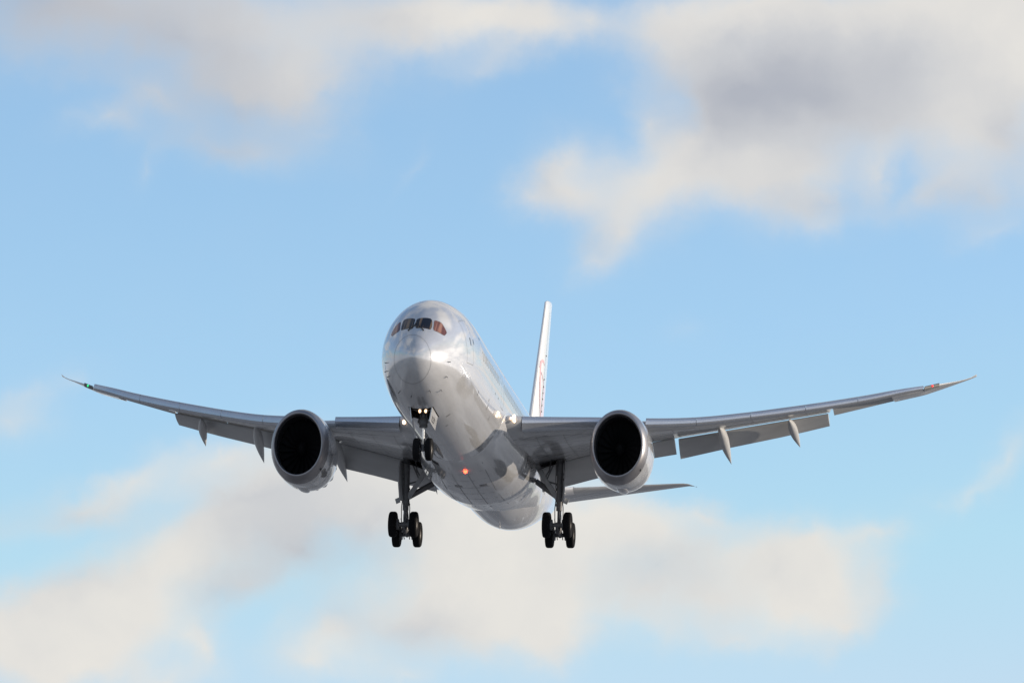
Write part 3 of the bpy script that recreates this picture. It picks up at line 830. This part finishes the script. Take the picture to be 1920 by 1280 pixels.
# ---- fin
def build_fin():
    mb = MB()
    def le(z): return 46.49 + (z - 4.57) * .721 if z < 11.6 else 51.56 + (z - 11.6) * 2.4 + (z - 11.6) ** 2 * 9
    def te(z): return 52.3 + (z - 5.7) * .34
    def fs(z):
        a, b = le(z), te(z); c = b - a; pts = []
        t_ = .115 * c
        n = 18
        for i in range(n, -1, -1):
            t = (1 - math.cos(math.pi * i / n)) / 2; pts.append(Vector((t_ / 2 * shp(t) + .01 * (t > .99), a + c * t, z)))
        for i in range(1, n):
            t = (1 - math.cos(math.pi * i / n)) / 2; pts.append(Vector((-t_ / 2 * shp(t), a + c * t, z)))
        return pts
    zs = [2.2, 2.8, 3.5, 4.5, 6, 7.5, 9, 10.2, 11.0, 11.6, 11.75, 11.88, 11.98]
    mb.grid([fs(z) for z in zs], True, 0, True, True)
    fin = mb.build('fin', ['finwhite'], root, 40)
    def on(s, z, off=.012):
        a, b = le(z), te(z); c = b - a; t = max(0, min(1, (s - a) / c))
        return Vector((.115 * c / 2 * shp(t) + off, s, z))
    # rudder seam with hinge fittings
    rs = MB()
    pts = [on(le(z) + (te(z) - le(z)) * .43, z) for z in [3.2 + .4 * k for k in range(21)]]
    rs.grid([[p - Vector((0, .02, 0)), p + Vector((0, .02, 0))] for p in pts], False, 0)
    for k in range(9):
        z = 4.6 + k * .36 if k < 7 else 7.2 + (k - 7) * 1.4
        rs.sphere(on(le(z) + (te(z) - le(z)) * .44, z, .02), .035, .07, .05, 8, 6)
    rs.build('rudder_hinge', ['seamshade'], fin)
    # strips along the leading edge with sunlight painted into the colour
    for z0, z1 in ((4.4, 7.55), (9.65, 11.4)):
        m2 = MB(); rows = []
        for i in range(9):
            z = z0 + (z1 - z0) * i / 8; c = te(z) - le(z)
            rows.append([on(le(z) + c * t, z, .008) for t in (.006, .015, .03, .05, .075)])
        m2.grid(rows, False, 0); m2.build('sunlit_edge_strip', ['stripsunlit'], fin)
    # red outlined emblem
    def rib(path, wfun, mat, name):
        m2 = MB(); rows = []
        P = [on(s, z, .02) for s, z in path]
        for i, p in enumerate(P):
            d = (P[min(i + 1, len(P) - 1)] - P[max(0, i - 1)]).normalized()
            e = Vector((0, -d.z, d.y)) * wfun(i / (len(P) - 1)) / 2
            rows.append([on(p.y - e.y, p.z - e.z, .02), on(p.y + e.y, p.z + e.z, .02)])
        m2.grid(rows, False, 0); return m2.build(name, [mat], fin)
    rib(EMBLEM, lambda t: .09 + .22 * min(1, t * 1.6), 'mark', 'emblem')
    rib(EMBLEM_TICK, lambda t: .10, 'mark', 'emblem')
    m2 = MB(); rows = []
    for i in range(10):
        z = 3.9 + 3.0 * i / 9
        sa = le(z) + (te(z) - le(z)) * (.40 + .03 * i / 9); sb = te(z) - .15 - .1 * i
        rows.append([on(sa + (sb - sa) * k / 4, z, .016) for k in range(5)])
    m2.grid(rows, False, 0); m2.build('emblem', ['markpale'], fin)
EMBLEM = [(50.35, 7.95), (50.0, 8.08), (49.5, 8.05), (49.15, 7.88), (48.95, 7.55), (48.82, 7.2), (48.62, 6.6), (48.5, 6.0), (48.55, 5.45), (48.8, 4.95), (49.2, 4.3)]
EMBLEM_TICK = [(49.1, 7.35), (49.5, 7.2), (50.0, 6.95), (50.15, 6.6)]
build_fin()

# ---- tailplanes
def build_tailplane(sg):
    rows = []
    for x in (.4, 1.2, 2, 4, 6, 8, 9, 9.4, 9.7, 9.95, 10.2):
        le = 48.6 + .7 * (x - 1); te = 53.4 + .26 * (x - 1)
        if x > 9.2: le += 1.1 * ((x - 9.2) / 1.0) ** 2 * .9
        z = 1.13 + .155 * (x - 1) if x < 9.5 else 2.48
        c = te - le
        P = []
        n = 12
        for i in range(n, -1, -1):
            t = (1 - math.cos(math.pi * i / n)) / 2; P.append(Vector((sg * x, le + c * t, z + .036 * c * shp(t) * .8)))
        for i in range(1, n):
            t = (1 - math.cos(math.pi * i / n)) / 2; P.append(Vector((sg * x, le + c * t, z - .038 * c * shp(t))))
        rows.append(P)
    mb = MB(); mb.grid(rows, True, 0, True, True)
    tp = mb.build('tailplane', ['grey'], root, 40)
    # bright leading edge cuff
    m2 = MB(); rws = []
    for x in (1.7, 2.0, 2.4, 2.55):
        le = 48.6 + .7 * (x - 1); c = 53.4 + .26 * (x - 1) - le; z = 1.13 + .155 * (x - 1)
        row = []
        for i in range(8, -1, -1):
            t = .22 * (i / 8) ** 2; row.append(Vector((sg * x, le + c * t - .012, z + .045 * c * shp(t) * .8 + .012)))
        for i in range(1, 9):
            t = .22 * (i / 8) ** 2; row.append(Vector((sg * x, le + c * t - .012, z - .045 * c * shp(t) - .012)))
        rws.append(row)
    m2.grid(rws, False, 0); m2.build('leading_edge_cuff', ['finwhite'], tp)
for sg in (-1, 1): build_tailplane(sg)

# ---- landing gear
def wheel(name, c, r, w, parent, rim=.5):
    mb = MB(); h = w / 2
    mb.lathe([(-h * .72, r * rim), (-h * .9, r * .62), (-h, r * .78), (-h * .93, r * .90), (-h * .74, r * .97), (-h * .45, r), (h * .45, r), (h * .74, r * .97), (h * .93, r * .90), (h, r * .78), (h * .9, r * .62), (h * .72, r * rim)], c, 'x', 40, 0)
    for sg in (-1, 1):
        mb.lathe([(sg * h * .72, r * rim), (sg * h * .60, r * rim * .9), (sg * h * .45, r * rim * .6), (sg * h * .62, r * rim * .3), (sg * h * .62, .004)], c, 'x', 24, 1)
        for k in range(9):
            a = 2 * math.pi * k / 9
            mb.sphere((c[0] + sg * h * .52, c[1] + r * rim * .72 * math.sin(a), c[2] + r * rim * .72 * math.cos(a)), .03, r * .06, r * .06, 6, 4, 1)
    return mb.build(name, ['tyre', 'rim'], parent, 40)

def build_nose_gear():
    mb = MB()
    ax = (0, 5.02, -4.31)
    top = (0, 4.72, -2.1)
    mid = (0, 4.90, -3.45)
    mb.tube(top, (0, 4.86, -3.3), .15, n=20)
    mb.tube((0, 4.83, -3.0), (0, 4.87, -3.36), .24, n=20)
    mb.tube((0, 4.86, -3.3), ax, .075, n=18, mi=1)
    mb.tube((0, 4.99, -4.08), (0, 5.03, -4.4), .13, n=16)
    mb.tube((-.36, 5.02, -4.31), (.36, 5.02, -4.31), .08, n=14)
    # steering actuators and brackets
    for sg in (-1, 1):
        mb.tube((sg * .08, 4.72, -3.12), (sg * .30, 4.72, -3.06), .10, n=12)
        mb.tube((sg * .10, 4.55, -2.72), (sg * .55, 4.2, -2.62), .035, n=8)
        mb.bar((sg * .22, 4.70, -2.5), (sg * .16, 4.76, -3.0), .07, .07)
        mb.tube((sg * .14, 4.65, -2.6), (sg * .2, 4.7, -3.2), .02, n=6)
    mb.sphere((0, 4.66, -3.12), .28, .16, .20, 16, 10)
    # torque links
    mb.bar((0, 5.05, -3.35), (0, 5.40, -3.75), .12, .05); mb.bar((0, 5.40, -3.75), (0, 5.08, -4.2), .14, .05)
    mb.bar((0, 4.75, -2.7), (0, 5.4, -1.9), .14, .12)
    mb.bar((-.3, 4.58, -2.62), (.3, 4.58, -2.62), .08, .1)
    g = mb.build('nose_gear', ['gear', 'chrome'], root, 40)
    for sg in (-1, 1):
        wheel('wheel', (sg * .36, 5.02, -4.31), .51, .40, g)
        m2 = MB(); x = sg * .175
        m2.sphere((x, 4.44, -2.67), .075, .06, .08, 16, 10)
        m2.build('landing_light', ['lamp'], g)
        m3 = MB(); m3.lathe([(.04, .13), (.16, .11), (.18, .01)], (x, 4.42, -2.67), 's', 16); m3.build('lamp_housing', ['gear'], g)
    # bay doors hang from the edges of the bay
    for sg in (-1, 1):
        m2 = MB(); rows = []
        for s in (3.75, 4.3, 4.8, 5.35):
            e = FS(s, math.pi - sg * BAY[2]); a = e.z + .02
            rows.append([Vector((sg * (abs(e.x) - .02 - q * .13), s, a - q * .66)) for q in (0, .35, .7, 1)])
        m2.grid(rows, False, 0)
        m2.grid([[p - Vector((sg * .05, 0, 0)) for p in r] for r in rows], False, 0)
        a, b = rows, [[p - Vector((sg * .05, 0, 0)) for p in r] for r in rows]
        m2.grid([[a[0][k] for k in range(4)], [b[0][k] for k in range(4)]], False, 0)
        m2.grid([[a[-1][k] for k in range(4)], [b[-1][k] for k in range(4)]], False, 0)
        m2.grid([[a[i][3] for i in range(4)], [b[i][3] for i in range(4)]], False, 0)
        # fleet number, small dark characters
        if sg > 0:
            def dp(s, q):
                e = FS(s, math.pi - BAY[2]); return Vector((abs(e.x) - .02 - q * .13 + .012, s, e.z + .02 - q * .66))
            glyphs = ([((0, 0), (0, 1)), ((0, 1), (1, 0))], [((0, 0), (0, 1)), ((0, 1), (1, 0)), ((1, 0), (1, 1))], [((0, 0), (1, 0)), ((1, 0), (1, 1))])
            for gi, gl in enumerate(glyphs):
                for a_, b_ in gl:
                    A = dp(4.62 - gi * .24 + .17 * a_[1] * 1.0, .48 + .34 * a_[0]); B = dp(4.62 - gi * .24 + .17 * b_[1], .48 + .34 * b_[0])
                    m2.bar(A, B, .035, .008, 1)
        m2.build('gear_door', ['white', 'seamshade'], g, 40)
    return g
build_nose_gear()

def build_main_gear(sg):
    X = 4.85
    def p(x, s, z): return Vector((sg * x, s, z))
    mb = MB()
    piv = p(X, 27.68, -4.30)
    mb.tube(p(4.86, 27.15, -.7), p(4.86, 27.5, -3.0), .175, n=22)
    mb.tube(p(4.86, 27.22, -1.1), p(4.86, 27.3, -1.75), .215, n=22)
    mb.tube(p(4.86, 27.40, -2.55), p(4.86, 27.52, -3.15), .20, n=22)
    mb.tube(p(4.86, 27.5, -3.0), p(4.86, 27.54, -3.42), .19, n=22)
    mb.tube(p(4.86, 27.5, -3.3), piv, .105, n=18)
    mb.tube(p(4.98, 27.52, -3.35), p(4.96, 27.6, -3.95), .035, n=8, mi=1)
    # bogie beam, axles, brake rods
    fr, rr = (26.95, -4.20), (28.42, -4.46)
    mb.tube(p(X, fr[0], fr[1]), p(X, rr[0], rr[1]), .15, n=16)
    mb.sphere(piv, .22, .28, .24, 14, 10)
    for s, z in (fr, rr):
        mb.tube(p(X - .6, s, z), p(X + .6, s, z), .10, n=14)
        for q in (-1, 1): mb.tube(p(X + q * .30, s, z), p(X + q * .44, s, z), .26, n=18)
    for q in (-.17, .17): mb.tube(p(X + q, fr[0], fr[1] + .28), p(X + q, rr[0], rr[1] - .22), .03, n=8)
    # torque links behind the piston
    mb.bar(p(X, 27.72, -3.15), p(X, 28.25, -3.65), .16, .06); mb.bar(p(X, 28.25, -3.65), p(X, 27.85, -4.1), .16, .06)
    # hoses and small boxes along the strut
    rnd = random.Random(3)
    for k in range(9):
        z = -1.2 - .24 * k
        mb.sphere(p(4.86 + rnd.choice((-1, 1)) * .2, 27.15 + .12 * k / 2, z), .07, .08, .07, 8, 6)
    for q in (-.21, .20): mb.path([p(4.86 + q, 27.1, -.9), p(4.86 + q * 1.1, 27.2, -1.9), p(4.86 + q, 27.4, -2.9), p(4.86 + q * 1.3, 27.5, -3.3), p(4.86 + q * 1.2, 27.6, -4.0)], .028, 8)
    g = mb.build('main_gear', ['gear', 'chrome'], root, 40)
    # braces to the body: side brace, drag brace, locking links
    b = MB()
    b.bar(p(4.72, 27.5, -2.80), p(3.95, 27.3, -1.95), .26, .30, side=(1, 0, 0)); b.bar(p(3.95, 27.3, -1.95), p(3.40, 27.2, -1.22), .27, .30)
    b.build('side_brace', ['gearlight'], g, 40)
    b = MB()
    b.bar(p(4.75, 27.7, -2.75), p(3.15, 29.0, -1.75), .20, .22)
    b.bar(p(4.0, 27.35, -2.0), p(4.72, 27.4, -2.15), .07, .10); b.bar(p(4.0, 27.35, -2.0), p(4.45, 27.2, -1.25), .08, .09)
    b.tube(p(4.3, 27.2, -1.0), p(4.18, 27.25, -1.6), .05, n=8); b.tube(p(4.2, 27.25, -1.5), p(3.9, 27.3, -1.9), .04, n=8)
    b.build('drag_brace', ['gear'], g, 40)
    for s, z in (fr, rr):
        for q in (-.66, .66): wheel('wheel', tuple(p(X + q, s, z)), .62, .50, g, .46)
    d = MB()
    rows = []
    for zz, w, x in ((-1.05, .25, 5.18), (-1.5, .45, 5.22), (-2.2, .42, 5.20), (-2.85, .20, 5.14), (-3.0, .12, 5.14)):
        rows.append([p(x - .09 * q, 27.25 + q * w, zz) for q in (-1, -.5, 0, .5, 1)])
    d.grid(rows, False, 0); d.grid([[v - Vector((sg * .06, 0, 0)) for v in r] for r in rows], False, 0)
    d.add([rows[0][0], rows[0][-1], rows[0][-1] - Vector((sg * .06, 0, 0)), rows[0][0] - Vector((sg * .06, 0, 0))], [(0, 1, 2, 3)])
    e0 = [r[0] for r in rows]; e1 = [r[-1] for r in rows]
    for e in (e0, e1): d.grid([e, [v - Vector((sg * .06, 0, 0)) for v in e]], False, 0)
    d.bar(p(5.2, 27.25, -2.95), p(5.45, 27.2, -3.05), .3, .03)
    d.bar(p(5.0, 27.3, -1.6), p(5.26, 27.3, -1.6), .06, .06); d.bar(p(5.0, 27.4, -2.6), p(5.22, 27.3, -2.6), .06, .06)
    d.build('gear_door', ['flapgrey'], g, 40)
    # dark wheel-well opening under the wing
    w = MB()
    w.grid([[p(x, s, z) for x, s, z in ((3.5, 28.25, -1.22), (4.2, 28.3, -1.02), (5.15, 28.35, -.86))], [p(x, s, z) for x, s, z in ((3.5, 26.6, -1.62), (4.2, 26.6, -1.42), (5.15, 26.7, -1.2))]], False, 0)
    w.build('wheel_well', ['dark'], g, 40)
    return g
for sg in (-1, 1): build_main_gear(sg)
